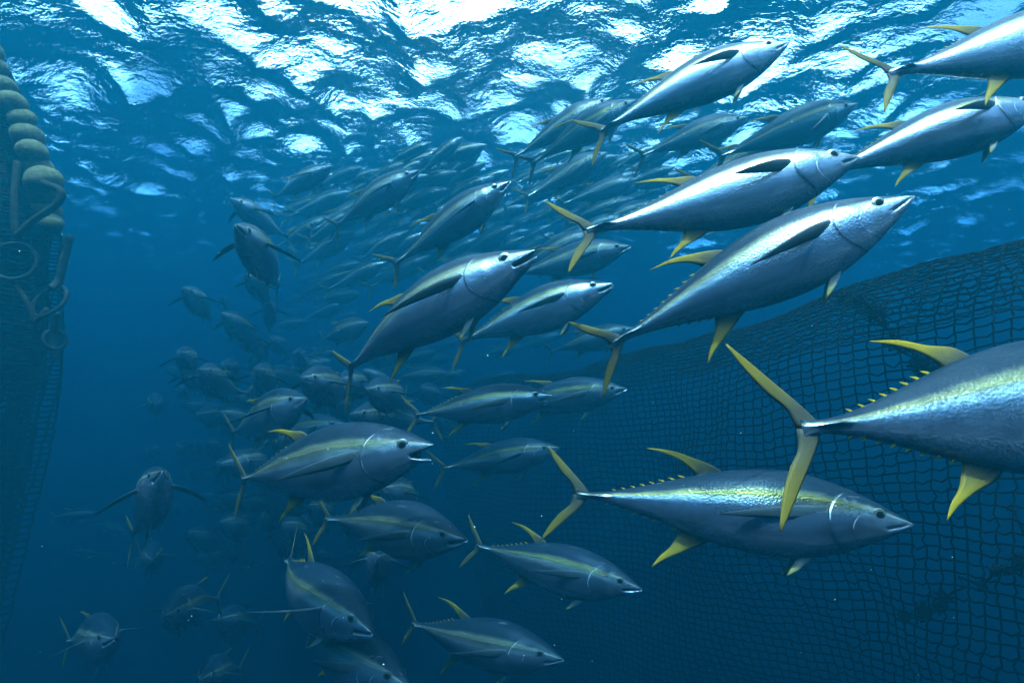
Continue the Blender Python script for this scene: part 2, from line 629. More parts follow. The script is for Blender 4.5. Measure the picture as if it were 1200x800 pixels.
def fin_geo(le, te, th, normal, n=14, bendf=None):
    """lens-section fin between a leading-edge and a trailing-edge polyline (rest coordinates t,y,z)"""
    def samp(poly, s):
        xs = [i / (len(poly) - 1) for i in range(len(poly))]
        return Vector([catmull(xs, [p[c] for p in poly], s) for c in range(3)])
    nrm = Vector(normal).normalized()
    verts, faces, fu, fv = [], [], [], []
    prof8 = [(0, 0), (.12, .8), (.4, 1), (.75, .6), (1, 0.06), (.75, -.6), (.4, -1), (.12, -.8)]
    for i in range(n):
        s = i / (n - 1)
        a, b = samp(le, s), samp(te, s)
        hh = th * (1 - 0.8 * s)
        for (q, o) in prof8:
            p = a.lerp(b, q) + nrm * (o * hh)
            verts.append(bendf(*p) if bendf else tuple(p))
            fu.append(s)
            fv.append(q)
    m = len(prof8)
    for i in range(n - 1):
        for j in range(m):
            j2 = (j + 1) % m
            faces.append((i * m + j, i * m + j2, (i + 1) * m + j2, (i + 1) * m + j))
    faces.append(tuple(range(m - 1, -1, -1)))
    faces.append(tuple((n - 1) * m + j for j in range(m)))
    return verts, faces, fu, fv


def fins(bend, pec, second=1.0, n=14):
    """all fins as dict name -> list of (verts, faces, fu, fv, material)"""
    f = bender(bend)
    out = []
    # lunate tail: upper and lower lobe in one fin
    V, F, U, W = [], [], [], []
    for sg in (1, -1):
        le = [(.955, 0, .004 * sg), (.985, 0, .040 * sg), (1.030, 0, .086 * sg), (1.072, 0, .128 * sg), (1.106, 0, .160 * sg)]
        te = [(1.012, 0, .000 * sg), (1.022, 0, .035 * sg), (1.054, 0, .067 * sg), (1.086, 0, .112 * sg), (1.110, 0, .159 * sg)]
        v, fa, u, w = fin_geo(le, te, .0036, (0, 1, 0), n, f)
        b = len(V)
        V += v
        F += [tuple(x + b for x in q) for q in fa]
        U += u
        W += w
    out.append(('caudal_fin', V, F, U, W, 'fin_tail'))
    s = second
    zt = prof(.56)[0]
    le = [(.53, 0, prof(.53)[0] - .012), (.575, 0, zt + .022), (.635, 0, zt + .055 * s), (.70, 0, zt + .075 * s + .004), (.755 + .03 * s, 0, zt + .085 * s)]
    te = [(.625, 0, prof(.625)[0] - .012), (.634, 0, prof(.625)[0] + .008), (.668, 0, zt + .034 * s), (.718, 0, zt + .064 * s), (.757 + .03 * s, 0, zt + .084 * s)]
    v, fa, u, w = fin_geo(le, te, .0026, (0, 1, 0), n, f)
    out.append(('dorsal_fin', v, fa, u, w, 'fin_yellow'))
    zb = prof(.60)[1]
    le = [(.57, 0, prof(.57)[1] + .012), (.615, 0, zb - .022), (.67, 0, zb - .065 * s), (.72, 0, zb - .10 * s), (.755, 0, zb - .135 * s)]
    te = [(.670, 0, prof(.670)[1] + .012), (.676, 0, prof(.670)[1] - .008), (.702, 0, zb - .044 * s), (.735, 0, zb - .090 * s), (.757, 0, zb - .134 * s)]
    v, fa, u, w = fin_geo(le, te, .0036, (0, 1, 0), n, f)
    out.append(('anal_fin', v, fa, u, w, 'fin_yellow'))
    # pectorals: long blades; pec = spread 0 (flat along the side) .. 1 (straight out)
    for sg in (1, -1):
        th = 0.12 + pec * 1.05
        dirv = Vector((math.cos(th), math.sin(th) * sg, -0.10 - 0.10 * pec)).normalized()
        root = Vector((.272, .080 * sg, .012))
        ch = Vector((0.35, 0.0, -1.0)) if pec < .35 else (Vector((0.8, 0, -.75)) if pec < .7 else Vector((1.0, 0, -.25)))
        ch = (ch - dirv * ch.dot(dirv)).normalized()
        Lp = .255
        le, te = [], []
        for q, cw in ((0, .034), (.25, .043), (.5, .036), (.75, .022), (1, .003)):
            p = root + dirv * (Lp * q) + Vector((.05 * q * q, -sg * .02 * q * q, -.01 * q * q))
            le.append(tuple(p - ch * cw * .45))
            te.append(tuple(p + ch * cw * .55))
        v, fa, u, w = fin_geo(le, te, .005, dirv.cross(ch), n, f)
        out.append(('pectoral_fin', v, fa, u, w, 'fin_dark'))
    for sg in (1, -1):
        zb = prof(.30)[1]
        le = [(.285, .018 * sg, zb + .012), (.325, .024 * sg, zb - .028), (.372, .030 * sg, zb - .058)]
        te = [(.325, .018 * sg, zb + .010), (.350, .024 * sg, zb - .020), (.374, .030 * sg, zb - .057)]
        v, fa, u, w = fin_geo(le, te, .0035, (0, 1, 0), max(6, n // 2), f)
        out.append(('pelvic_fin', v, fa, u, w, 'fin_pelvic'))
    return out


def ring_disc(r, bulge, n=24, m=6):
    """a lens-shaped eye disc facing +Y"""
    verts, faces = [(0, bulge, 0)], []
    for i in range(1, m + 1):
        q = i / m
        for j in range(n):
            a = 2 * math.pi * j / n
            verts.append((r * q * math.cos(a), bulge * math.sqrt(max(0, 1 - q * q)), r * q * math.sin(a)))
    for j in range(n):
        faces.append((0, 1 + (j + 1) % n, 1 + j))
    for i in range(m - 1):
        b, c = 1 + i * n, 1 + (i + 1) * n
        for j in range(n):
            faces.append((b + j, b + (j + 1) % n, c + (j + 1) % n, c + j))
    return new_mesh('eye', verts, faces)


EYE = ring_disc(.0225, .0050)
EYE.materials.append(M['iris'])
PUPIL = ring_disc(.0152, .0036, 20, 4)
PUPIL.materials.append(M['pupil'])


def finlet_mesh():
    v, f, u, w = fin_geo([(0, 0, -.003), (-.012, 0, .007), (-.027, 0, .0135)],
                         [(-.017, 0, -.003), (-.021, 0, .004), (-.028, 0, .013)], .0022, (0, 1, 0), 5)
    me = new_mesh('finlet', v, f)
    set_attrs(me, fu=[0.9] * len(v), fv=[0.0] * len(v))
    me.materials.append(M['fin_yellow'])
    return me


FINLET = finlet_mesh()
CACHE = {}


def variant(level, bend, mo, pec, second):
    key = (level, round(bend, 2), round(mo, 2), round(pec, 2), round(second, 2))
    if key in CACHE:
        return CACHE[key]
    nt, na, nf = {3: (130, 80, 14), 2: (64, 36, 9), 1: (34, 20, 6)}[level]
    v, f, rest, band, mouth = body_mesh(nt, na, bend, mo)
    parts = []
    if level >= 2:
        me = new_mesh('body', v, f)
        set_attrs(me, rest, band, mouth)
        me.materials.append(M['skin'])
        parts.append(('body', me))
        for (nm, fv_, ff, u, w, mt) in fins(bend, pec, second, nf):
            me = new_mesh(nm, fv_, ff)
            set_attrs(me, fu=u, fv=w)
            me.materials.append(M[mt])
            parts.append((nm, me))
    else:
        V, F, RS, BD, MO = list(v), list(f), list(rest), list(band), list(mouth)
        FU, FV = [0.0] * len(v), [0.0] * len(v)
        mi = [0] * len(f)
        mats = ['skin']
        for (nm, fv_, ff, u, w, mt) in fins(bend, pec, second, nf):
            b = len(V)
            V += fv_
            F += [tuple(x + b for x in q) for q in ff]
            RS += [(0, 0, 0)] * len(fv_)
            BD += [0] * len(fv_)
            MO += [0] * len(fv_)
            FU += u
            FV += w
            if mt not in mats:
                mats.append(mt)
            mi += [mats.index(mt)] * len(ff)
        me = new_mesh('tuna', V, F)
        set_attrs(me, RS, BD, MO, FU, FV)
        for mt in mats:
            me.materials.append(M[mt])
        me.polygons.foreach_set('material_index', mi)
        parts.append(('tuna', me))
    CACHE[key] = parts
    return parts


def orient(d, roll):
    d = d.normalized()
    left = Vector((0, 0, 1)).cross(d)
    if left.length < 1e-3:
        left = Vector((-1, 0, 0))
    left.normalize()
    up = d.cross(left)
    m = Matrix((d, left, up)).transposed()
    return (m @ Matrix.Rotation(roll, 3, 'X')).to_4x4()


FISH_N = [0]
SMALL = []                        # far fish that get a label by the landmark beside them


def make_tuna(nose, d, L, roll, level, bend, mo, pec, label, group, second=1.0):
    FISH_N[0] += 1
    if level == 2:
        bend = round(bend + random.choice((-.16, -.08, 0, .08, .16)), 2)
    parts = variant(level, bend, mo, pec, second)
    m3 = orient(d, roll)
    origin = Vector(nose) - m3.to_3x3() @ Vector((0.5 * L, 0, 0)) - m3.to_3x3() @ Vector((0, bender(bend)(0, 0, 0)[1] * L, 0))
    mw = Matrix.Translation(origin) @ m3 @ Matrix.Diagonal((L, L * random.uniform(.92, 1.07), L * random.uniform(.93, 1.06), 1))
    if level == 1:
        o = bpy.data.objects.new('tuna', parts[0][1])
        link(o)
        o.matrix_world = mw
        tag(o, label, 'fish', group)
        return o
    e = bpy.data.objects.new('tuna', None)
    e.empty_display_size = 0.2
    link(e)
    e.matrix_world = mw
    tag(e, label, 'fish', group)
    for nm, me in parts:
        link(bpy.data.objects.new(nm, me), e)
    f = bender(bend)
    for sg in (1, -1):
        t = .108
        zt, zb, w = prof(t)
        z = 0.016
        y = w * math.sqrt(max(0, 1 - (z / zt) ** 2)) - .0026
        eye = link(bpy.data.objects.new('eye', EYE), e)
        eye.location = f(t, y * sg, z)
        # face outwards, following the cheek
        eye.rotation_euler = (R(10) * sg, 0, R(-16) * sg if sg > 0 else R(180) + R(16))
        pu = link(bpy.data.objects.new('pupil', PUPIL), eye)
        pu.location = (0, .0026, 0)
    if level == 3:
        for i in range(8):
            t = .655 + .031 * i
            for sg in (1, -1):
                zt, zb, w = prof(t)
                fl = link(bpy.data.objects.new('finlet', FINLET), e)
                tt = t + (0 if sg > 0 else .02)
                zt, zb, w = prof(tt)
                fl.location = f(tt, 0, zt if sg > 0 else zb)
                sc = 0.85 - .045 * i
                fl.scale = (sc, sc, sc * sg)
                dx = Vector(f(tt - .01, 0, 0)) - Vector(f(tt + .01, 0, 0))
                slope = (prof(tt - .01)[0] - prof(tt + .01)[0]) / .02
                fl.rotation_euler = (0, -math.atan(slope) * sg, math.atan2(dx.y, dx.x))
    return e


def clamp_under(points, L):
    """largest factor keeping a fish below the waves"""
    hi = max(p.z for p in points) + 0.16 * L
    lim = -0.42
    if hi <= lim:
        return 1.0
    return (lim + DEPTH) / (hi + DEPTH)


def side(nose, fork, yaw, label, group=None, L=1.0, roll=0, level=2, bend=0.0, mo=0.0, pec=0.6, second=0.5, z=None):
    x1, y1 = ray(*nose)
    x2, y2 = ray(*fork)
    s = math.sin(R(yaw))
    for _ in range(2):
        b = L * s
        A = (x1 - x2) ** 2 + (y1 - y2) ** 2
        Bq = -2 * ((x1 - x2) * x2 * b + (y1 - y2) * y2 * b)
        Cq = (x2 * x2 + y2 * y2) * b * b - L * L * (1 - s * s)
        z1 = (-Bq + math.sqrt(max(0, Bq * Bq - 4 * A * Cq))) / (2 * A)
        z2 = z1 + b
        P1 = cam_to_world(x1 * z1, y1 * z1, z1)
        P2 = cam_to_world(x2 * z2, y2 * z2, z2)
        k = clamp_under((P1, P2), L)
        if k >= 1:
            break
        L *= k
    return make_tuna(P1, P1 - P2, L, R(roll), level, bend, mo, pec, label, group, second)


def head(c, r, label, group=None, pitch=0, yaw=0, L=1.0, roll=0, level=1, bend=0.0, pec=0.95, mo=0.0):
    """fish swimming towards the camera: centre pixel and half body height in pixels"""
    for _ in range(2):
        z = .135 * L * FPX / r
        P = at(c[0], c[1], z)
        k = clamp_under((P + Vector((0, 0, .1)),), L)
        if k >= 1:
            break
        L *= k
    back = (CAM - P)
    el = math.atan2(back.z, math.hypot(back.x, back.y)) * 0.75 + R(pitch)
    back.z = 0
    back.normalize()
    d = Matrix.Rotation(R(yaw), 3, 'Z') @ back
    d = (d * math.cos(el) + Vector((0, 0, math.sin(el)))).normalized()
    nose = P + d * (0.38 * L)
    return make_tuna(nose, d, L, R(roll), level, bend, mo, pec, label, group, 0.5)


# ------------------------------------------------------------------ the fish, nearest first
G1 = 'large tuna swimming past the camera'
side((1072, 229), (714, 392), 8, 'large tuna with white gill edge, lowest of the rising fish above the net', G1, 1.05, -12, 3, 0.10, 0.0, 0.42, 0.8)
side((1008, 184), (690, 289), 6, 'large tuna whose snout meets the tail of the fish ahead, above the white-gilled tuna', G1, 1.05, -14, 3, -0.10, 0.0, 0.45, 0.6)
side((1225, 120), (968, 190), 0, 'tuna with its snout cut by the frame edge, second from top on the upper right', G1, 1.0, -20, 3, 0.08, 0, 0.45, 0.6)
side((1345, 16), (1030, 104), 0, 'topmost tuna in the corner, head outside the frame, forked tail showing', G1, 1.05, -18, 3, -0.06, 0, 0.45, 0.8)
side((926, 49), (703, 138), 4, 'pale tuna with dark pectoral fin against the brightest surface patches', G1, 1.0, -12, 3, 0.10, 0, 0.48, 0.5)
side((629, 292), (364, 424), 17, 'big silver tuna in the middle with slightly open mouth and curved white gill edge', G1, 1.1, -8, 3, 0.2, 0.26, 0.5, 0.6)
side((1420, 452), (908, 515), -6, 'huge tuna cut off by the frame, its whole forked tail in front of the net', G1, 1.2, -18, 3, -0.08, 0, 0.4, 0.55)
side((1071, 614), (676, 578), 8, 'tuna with bright gold and silver flank just below the huge cut-off tuna', G1, 1.1, -14, 3, 0.05, 0, 0.08, 0.75)
side((510, 521), (236, 568), 13, 'tuna with gaping mouth and round bright eye, lower middle of the school', G1, 1.05, -4, 3, 0.18, 0.5, 0.3, 0.6)
side((753, 690), (548, 640), 24, 'tuna with gold glint on its eye and lips, low in front of the net', G1, 1.0, -12, 3, 0.10, 0.10, 0.2, 0.8)
side((661, 772), (464, 738), 26, 'dark tuna at the bottom edge with dim upright yellow dorsal fin and tail', G1, 1.05, -6, 3, 0.12, 0.08, 0.2, 0.9)
side((438, 742), (285, 656), 38, 'broad-backed dim tuna turning toward the camera, one pectoral fin held straight out', G1, 1.1, -12, 3, 0.20, 0.12, 0.95, 0.9)
side((649, 463), (480, 486), 14, 'mid-sized tuna with pale open jaw and thin yellow tail beside the gaping one', G1, 0.95, -4, 3, 0.08, 0.32, 0.3, 0.6)
side((719, 332), (535, 398), 16, 'tuna half hidden behind the big silver tuna, silver lower jaw shining', G1, 1.0, -8, 3, 0.05, 0.2, 0.5, 0.6)
G2 = 'tuna of the middle distance'
side((735, 455), (585, 474), 16, 'dark tuna in front of the net edge, touched by a hanging tail tip', G2, 1.0, 0, 2, 0.06, 0.08, 0.3)
side((656, 524), (520, 548), 20, 'shadowy tuna with long dark pectoral fin against the net edge', G2, 1.0, 0, 2, 0.06, 0, 0.5)
side((548, 632), (396, 604), 40, 'dark tuna with faint silver lips, below the gaping tuna', G2, 1.05, 0, 2, 0.1, 0.08, 0.3)
side((745, 384), (640, 412), 22, 'tuna partly behind the tail of the white-gilled tuna', G2, 0.95, 4, 2, 0.05, 0.05, 0.8)
side((739, 288), (600, 322), 12, 'tuna showing its pale face just under the shining flank of a larger tuna', G2, 1.0, 6, 2, 0.05, 0.1, 0.6)
side((1006, 121), (848, 182), 4, 'pale tuna with dark pectoral fin overlapping a striped smaller tuna, upper right', G2, 1.0, 18, 2, 0.05, 0, 0.75)
side((946, 151), (806, 214), 8, 'yellow-striped tuna tucked under a pale one, upper right', G2, 0.95, 14, 2, -0.05, 0, 0.7)
side((877, 137), (758, 178), 0, 'slim tuna with bright belly line alone between the larger upper fish', G2, 0.9, 12, 2, 0.05, 0, 0.2)
side((718, 114), (604, 182), 0, 'farther one of two overlapping tuna near the bright patches', G2, 0.95, 14, 2, 0.06, 0, 0.2)
side((748, 116), (628, 184), 0, 'nearer one of two overlapping tuna near the bright patches', G2, 0.95, 14, 2, 0.08, 0, 0.2)
side((598, 212), (463, 309), 12, 'tuna with yellow tail right above the big silver tuna', G2, 1.0, 12, 2, 0.08, 0.1, 0.7)
side((712, 178), (616, 232), 2, 'tuna with thin shining belly line beneath two overlapping ones', G2, 0.95, 16, 2, 0.04, 0, 0.2)
side((748, 209), (660, 238), 2, 'faint slim tuna left of the striped fish under the bright patches', G2, 0.95, 10, 2, 0.04, 0, 0.2)
side((744, 232), (664, 258), 6, 'tuna with dark straight pectoral fin, upper of a tight cluster', G2, 0.95, 8, 2, 0.04, 0, 0.8)
side((734, 252), (655, 282), 8, 'tuna with pale face, lower of a tight cluster above a yellow tail', G2, 0.95, 8, 2, 0.04, 0.08, 0.5)
side((768, 236), (690, 268), 4, 'tuna whose snout pokes past a tight cluster of fish', G2, 0.95, 8, 2, 0.04, 0, 0.3)
side((700, 270), (594, 322), 8, 'blue-shadowed tuna behind the hanging tail at the middle', G2, 1.0, 8, 2, 0.04, 0, 0.2)
side((492, 199), (387, 264), 16, 'tuna with shining jaw and yellow back line, leading the far left climbers', G2, 1.0, 12, 2, 0.08, 0.1, 0.8)
side((542, 160), (492, 202), 4, 'dim tuna pointing steeply up at the top edge of the school', G2, 0.9, 12, 2, 0.04, 0, 0.2)
side((530, 209), (470, 253), 10, 'tuna swimming close behind the shining-jawed leader', G2, 0.9, 10, 2, 0.04, 0, 0.4)
side((405, 496), (318, 508), 28, 'tuna with pale lit back behind the head of the gaping tuna', G2, 1.0, 0, 2, 0.06, 0, 0.8)
side((360, 466), (272, 508), 38, 'dark tuna with pectoral fins spread wide below a big yellow tail', G2, 1.0, 0, 2, 0.08, 0, 0.95)
side((480, 806), (322, 738), 38, 'tuna mostly below the broad-backed one, row of yellow finlets on its back', G2, 1.05, -10, 2, 0.1, 0, 0.2)

GM = 'far school climbing toward the bright surface'
LM = 'small distant tuna climbing in the crowded blue middle of the school'
climb = [((476, 191), (430, 212)), ((399, 214), (356, 234)), ((481, 270), (418, 304)), ((495, 258), (440, 276)),
         ((466, 254), (417, 278)), ((570, 190), (520, 216)), ((597, 199), (546, 223)), ((662, 191), (604, 216)),
         ((602, 255), (558, 276)), ((621, 269), (575, 286)), ((660, 240), (610, 262)), ((640, 222), (588, 246)),
         ((560, 236), (505, 262)), ((535, 250), (480, 282)), ((548, 205), (506, 236)), ((690, 222), (640, 246)),
         ((368, 277), (340, 296)), ((372, 289), (345, 300)), ((382, 305), (352, 322)), ((395, 315), (372, 330)),
         ((374, 322), (342, 334)), ((452, 300), (408, 322)), ((436, 284), (396, 300)), ((420, 320), (376, 338)),
         ((505, 290), (452, 318)), ((388, 252), (358, 272)), ((412, 296), (386, 312)), ((600, 226), (556, 252)),
         ((640, 196), (596, 214)), ((520, 232), (474, 262)), ((700, 206), (654, 226)), ((560, 262), (520, 284)),
         ((585, 286), (540, 300)), ((470, 226), (430, 246)), ((446, 244), (408, 262)), ((515, 190), (482, 214)),
         ((690, 244), (646, 262)), ((672, 214), (628, 234)), ((632, 250), (588, 270)), ((405, 270), (372, 288))]
rc = random.Random(99)
tries = 0
while len(climb) < 128 and tries < 4000:      # the packed far part of the school
    tries += 1
    x, y = rc.uniform(350, 770), rc.uniform(178, 345)
    line = 250 - (x - 380) * 0.22
    if y < line - 50 or y > line + 95:
        continue
    if any(math.hypot(x - (p[0] + q[0]) / 2, (y - (p[1] + q[1]) / 2) * 1.7) < 15 for p, q in climb):
        continue
    ln_ = rc.uniform(46, 84)
    an = R(rc.uniform(16, 34))
    climb.append(((x + ln_ / 2 * math.cos(an), y - ln_ / 2 * math.sin(an)), (x - ln_ / 2 * math.cos(an), y + ln_ / 2 * math.sin(an))))
for i, (a, b) in enumerate(climb):
    o = side(a, b, random.uniform(4, 22), LM, GM, 0.95, random.uniform(4, 14), 1, random.choice((-.08, 0.0, .08)), 0, random.choice((.2, .8)))
    SMALL.append((o, (a[0] + b[0]) / 2, (a[1] + b[1]) / 2, 'climbing'))

GD = 'dim tuna behind and below the big silver one'
LD = 'small dim tuna in the hazy gap behind the big silver tuna'
dim = [((405, 355), (360, 374)), ((362, 376), (317, 384)), ((386, 389), (354, 399)), ((611, 405), (562, 418)),
       ((547, 434), (490, 452)), ((531, 419), (482, 424)), ((512, 412), (470, 424)), ((352, 362), (318, 376)),
       ((338, 386), (308, 398)), ((560, 456), (512, 466)), ((470, 420), (430, 432)), ((650, 372), (600, 384)),
       ((420, 366), (384, 378)), ((604, 436), (560, 450)), ((440, 402), (402, 412)), ((395, 412), (356, 420)),
       ((540, 398), (500, 410)), ((575, 388), (530, 396)), ((490, 440), (448, 450)), ((360, 346), (330, 358))]
tries = 0
while len(dim) < 34 and tries < 4000:
    tries += 1
    x, y = rc.uniform(320, 640), rc.uniform(345, 470)
    if any(math.hypot(x - (p[0] + q[0]) / 2, (y - (p[1] + q[1]) / 2) * 1.6) < 24 for p, q in dim):
        continue
    ln_ = rc.uniform(40, 66)
    an = R(rc.uniform(4, 20))
    dim.append(((x + ln_ / 2 * math.cos(an), y - ln_ / 2 * math.sin(an)), (x - ln_ / 2 * math.cos(an), y + ln_ / 2 * math.sin(an))))
for i, (a, b) in enumerate(dim):
    o = side(a, b, random.uniform(10, 40), LD, GD, 0.95, random.uniform(0, 8), 1, random.choice((-.08, 0.0, .08)), 0, random.choice((.2, .8)))
    SMALL.append((o, (a[0] + b[0]) / 2, (a[1] + b[1]) / 2, 'dim'))

GH = 'tuna swimming head-on toward the camera'
heads = [
    ((184, 582), 29, 22, 3, 'largest head-on tuna, dark, both pectoral fins stretched level like wings', 3),
    ((184, 651), 18, 0, -4, 'head-on tuna directly beneath the winged head-on one', 2),
    ((120, 746), 28, 2, 8, 'dim head-on tuna near the bottom corner with its mouth line visible', 3),
    ((182, 473), 13, 0, 0, 'lone small head-on tuna in the bright blue band', 2),
    ((240, 445), 20, 12, -6, 'dark egg-shaped head-on tuna with one fin to the side, next to the bright band', 2),
    ((310, 444), 18, 12, -10, 'dark head-on tuna beside the tail of the big silver tuna', 2),
    ((270, 433), 14, 8, -8, 'head-on tuna squeezed between two darker egg-shaped ones', 2),
    ((232, 353), 15, 18, -22, 'lone tuna rising nose-up with small fins spread, left of the school', 2),
    ((305, 296), 26, 20, -20, 'largest rising tuna at the left of the school, belly toward the camera', 3),
    ((294, 252), 16, 18, -28, 'rising tuna right above the largest rising one', 2),
    ((303, 336), 14, 18, -22, 'rising tuna just under the largest rising one', 2),
    ((382, 452), 24, 8, -22, 'dark round-bodied tuna below the anal fin of the big silver tuna', 2),
    ((455, 462), 22, 6, -22, 'dark tuna with level fins between two hanging yellow fins', 2),
    ((442, 488), 20, 4, -32, 'dark tuna just above the eye of the gaping tuna', 2),
    ((248, 790), 24, 4, -10, 'nearly black tuna at the bottom edge with a yellow fin down its middle', 2),
    ((212, 712), 26, 0, -14, 'very dim head-on tuna left of the broad-backed one', 2),
]
for c, r, p, yw, lab, lv in heads:
    head(c, r, lab, GH, p, yw, 1.0, random.uniform(-6, 6), lv, random.choice((-.08, .08)), 0.95, 0.1 if lv == 3 else 0)

GF = 'dim far tuna coming head-on'
LF = 'small dim head-on tuna deep in the blue lower school'
far = [((180, 529), 10), ((214, 525), 10), ((231, 524), 10), ((249, 526), 11), ((226, 554), 10), ((245, 555), 9),
       ((207, 596), 8), ((229, 598), 8), ((250, 586), 10), ((270, 588), 14), ((271, 617), 16), ((240, 632), 14),
       ((246, 653), 12), ((277, 650), 13), ((291, 542), 19), ((318, 560), 17), ((296, 500), 12), ((250, 486), 13),
       ((262, 462), 12), ((230, 476), 10), ((330, 440), 13), ((417, 450), 18), ((396, 476), 15), ((340, 520), 17),
       ((290, 470), 12), ((345, 470), 14), ((300, 425), 10), ((277, 383), 15), ((291, 396), 14), ((316, 368), 13),
       ((270, 728), 20), ((320, 610), 16), ((345, 625), 18), ((300, 588), 14), ((262, 500), 10), ((505, 462), 13),
       ((330, 404), 10), ((308, 410), 10), ((420, 610), 20), ((375, 600), 17), ((520, 500), 11), ((350, 420), 12),
       ((470, 580), 22), ((262, 356), 9), ((345, 300), 9), ((440, 660), 24)]
tries = 0
while len(far) < 78 and tries < 4000:
    tries += 1
    x, y = rc.uniform(205, 480), rc.uniform(415, 660)
    if x < 250 and y > 560 or any(math.hypot(x - p[0], y - p[1]) < 17 for p, _ in far):
        continue
    far.append(((x, y), rc.uniform(9, 17)))
for c, r in far:
    up = 20 if c[1] < 410 else random.uniform(2, 20)
    o = head(c, r, LF, GF, up, random.uniform(-32, 4), 1.0, random.uniform(-8, 8), 1,
             random.choice((-.08, 0.0, .08)), random.choice((.95, .8)))
    SMALL.append((o, c[0], c[1], 'head-on' if c[1] >= 410 else 'rising'))
GB = 'ghostly tuna deep on the left'
for (a, b), nm in zip((((112, 600), (64, 605)), ((150, 624), (112, 612)), ((118, 648), (80, 644)), ((146, 655), (112, 650))), ('uppermost', 'second from top', 'third from top', 'lowest')):
    side(a, b, 6, 'ghostly pale side-on tuna in the deep left water, %s of four' % nm, GB, 0.55, 0, 1, 0, 0, 0.2)

MARKS = {'the big silver tuna': (500, 350), 'the shining-jawed leader': (440, 232), 'the two overlapping tuna': (675, 150),
         'the tight cluster of tuna': (710, 255), 'the yellow-tailed climber': (530, 260), 'the largest rising tuna': (305, 296),
         'the lone rising tuna': (232, 353), 'the gaping tuna': (410, 545), 'the winged head-on tuna': (184, 582),
         'the lone bright-band tuna': (182, 473), 'the broad-backed dim tuna': (360, 700),
         'the mid-sized pale-jawed tuna': (575, 470), 'the half-hidden silver-jawed tuna': (640, 362),
         'the egg-shaped head-on tuna': (240, 445), 'the wide-finned dark tuna': (315, 485)}
DIRS = ['right of', 'above and right of', 'above', 'above and left of', 'left of', 'below and left of', 'below', 'below and right of']
ORD = ['', ', second one out', ', third one out', ', fourth one out', ', fifth one out', ', sixth one out', ', seventh one out', ', eighth one out', ', ninth one out', ', tenth one out', ', eleventh one out', ', twelfth one out', ', thirteenth one out', ', fourteenth one out', ', fifteenth one out', ', sixteenth one out']
slots = {}
for o, x, y, what in SMALL:
    nm = min(MARKS, key=lambda n: math.hypot(MARKS[n][0] - x, MARKS[n][1] - y))
    dx, dy = x - MARKS[nm][0], MARKS[nm][1] - y
    k8 = int(round(math.atan2(dy, dx) / (math.pi / 4))) % 8
    slots.setdefault((what, nm, k8), []).append((math.hypot(dx, dy), o))
for (what, nm, k8), lst in slots.items():
    lst.sort(key=lambda e: e[0])
    for i, (_, o) in enumerate(lst):
        o['label'] = 'small %s tuna %s %s%s' % (what, DIRS[k8], nm, ORD[i])
print('fish', FISH_N[0])


# ------------------------------------------------------------------ netting
def tubes(segs, name, mat, sides=3, parent=None):
    """segs: list of (points, radius); one mesh"""
    V, F = [], []
    for pts, r in segs:
        n = len(pts)
        base = len(V)
        prev = None
        for i, p in enumerate(pts):
            a = pts[max(i - 1, 0)]
            b = pts[min(i + 1, n - 1)]
            d = (b - a)
            if d.length < 1e-7:
                d = Vector((0, 0, 1))
            d.normalize()
            if prev is None:
                ref = Vector((0, 0, 1)) if abs(d.z) < .9 else Vector((1, 0, 0))
                s = d.cross(ref).normalized()
            else:
                s = (prev - d * prev.dot(d)).normalized()
            prev = s
            u = d.cross(s)
            rr = r[i] if hasattr(r, '__len__') else r
            for j in range(sides):
                an = 2 * math.pi * j / sides
                V.append(tuple(p + (s * math.cos(an) + u * math.sin(an)) * rr))
        for i in range(n - 1):
            for j in range(sides):
                j2 = (j + 1) % sides
                F.append((base + i * sides + j, base + i * sides + j2, base + (i + 1) * sides + j2, base + (i + 1) * sides + j))
        if sides > 3:
            F.append(tuple(base + j for j in range(sides - 1, -1, -1)))
            F.append(tuple(base + (n - 1) * sides + j for j in range(sides)))
    me = new_mesh(name, V, F)
    return mesh_obj(name, me, mat, parent)


def net_sheet(S, nu, nv, rad, wob, slack, seed):
    """list of twine segments over a grid surface S(u, v) with sagging bars and uneven knots"""
    rs = random.Random(seed)
    P = {}
    for i in range(nu + 1):
        for j in range(nv + 1):
            u, v = i / nu, j / nv
            p = S(u, v)
            nz = mnoise.noise_vector(p * 0.9) * wob + mnoise.noise_vector(p * 3.1) * (wob * 0.45)
            P[i, j] = p + nz
    segs = []

    def bar(a, b):
        d = (b - a).length
        m = (a + b) * .5 + Vector((rs.uniform(-1, 1), rs.uniform(-1, 1), -abs(rs.gauss(0.5, .5)))) * (d * slack)
        segs.append(([a, m, b], rad))
    for i in range(nu + 1):
        for j in range(nv + 1):
            if i < nu:
                bar(P[i, j], P[i + 1, j])
            if j < nv:
                bar(P[i, j], P[i, j + 1])
    return segs, P


# right-hand wall: runs from close by on the right to far away on the left, top edge rolling away
def interp(xs, ys, x):
    return catmull(xs, ys, x)


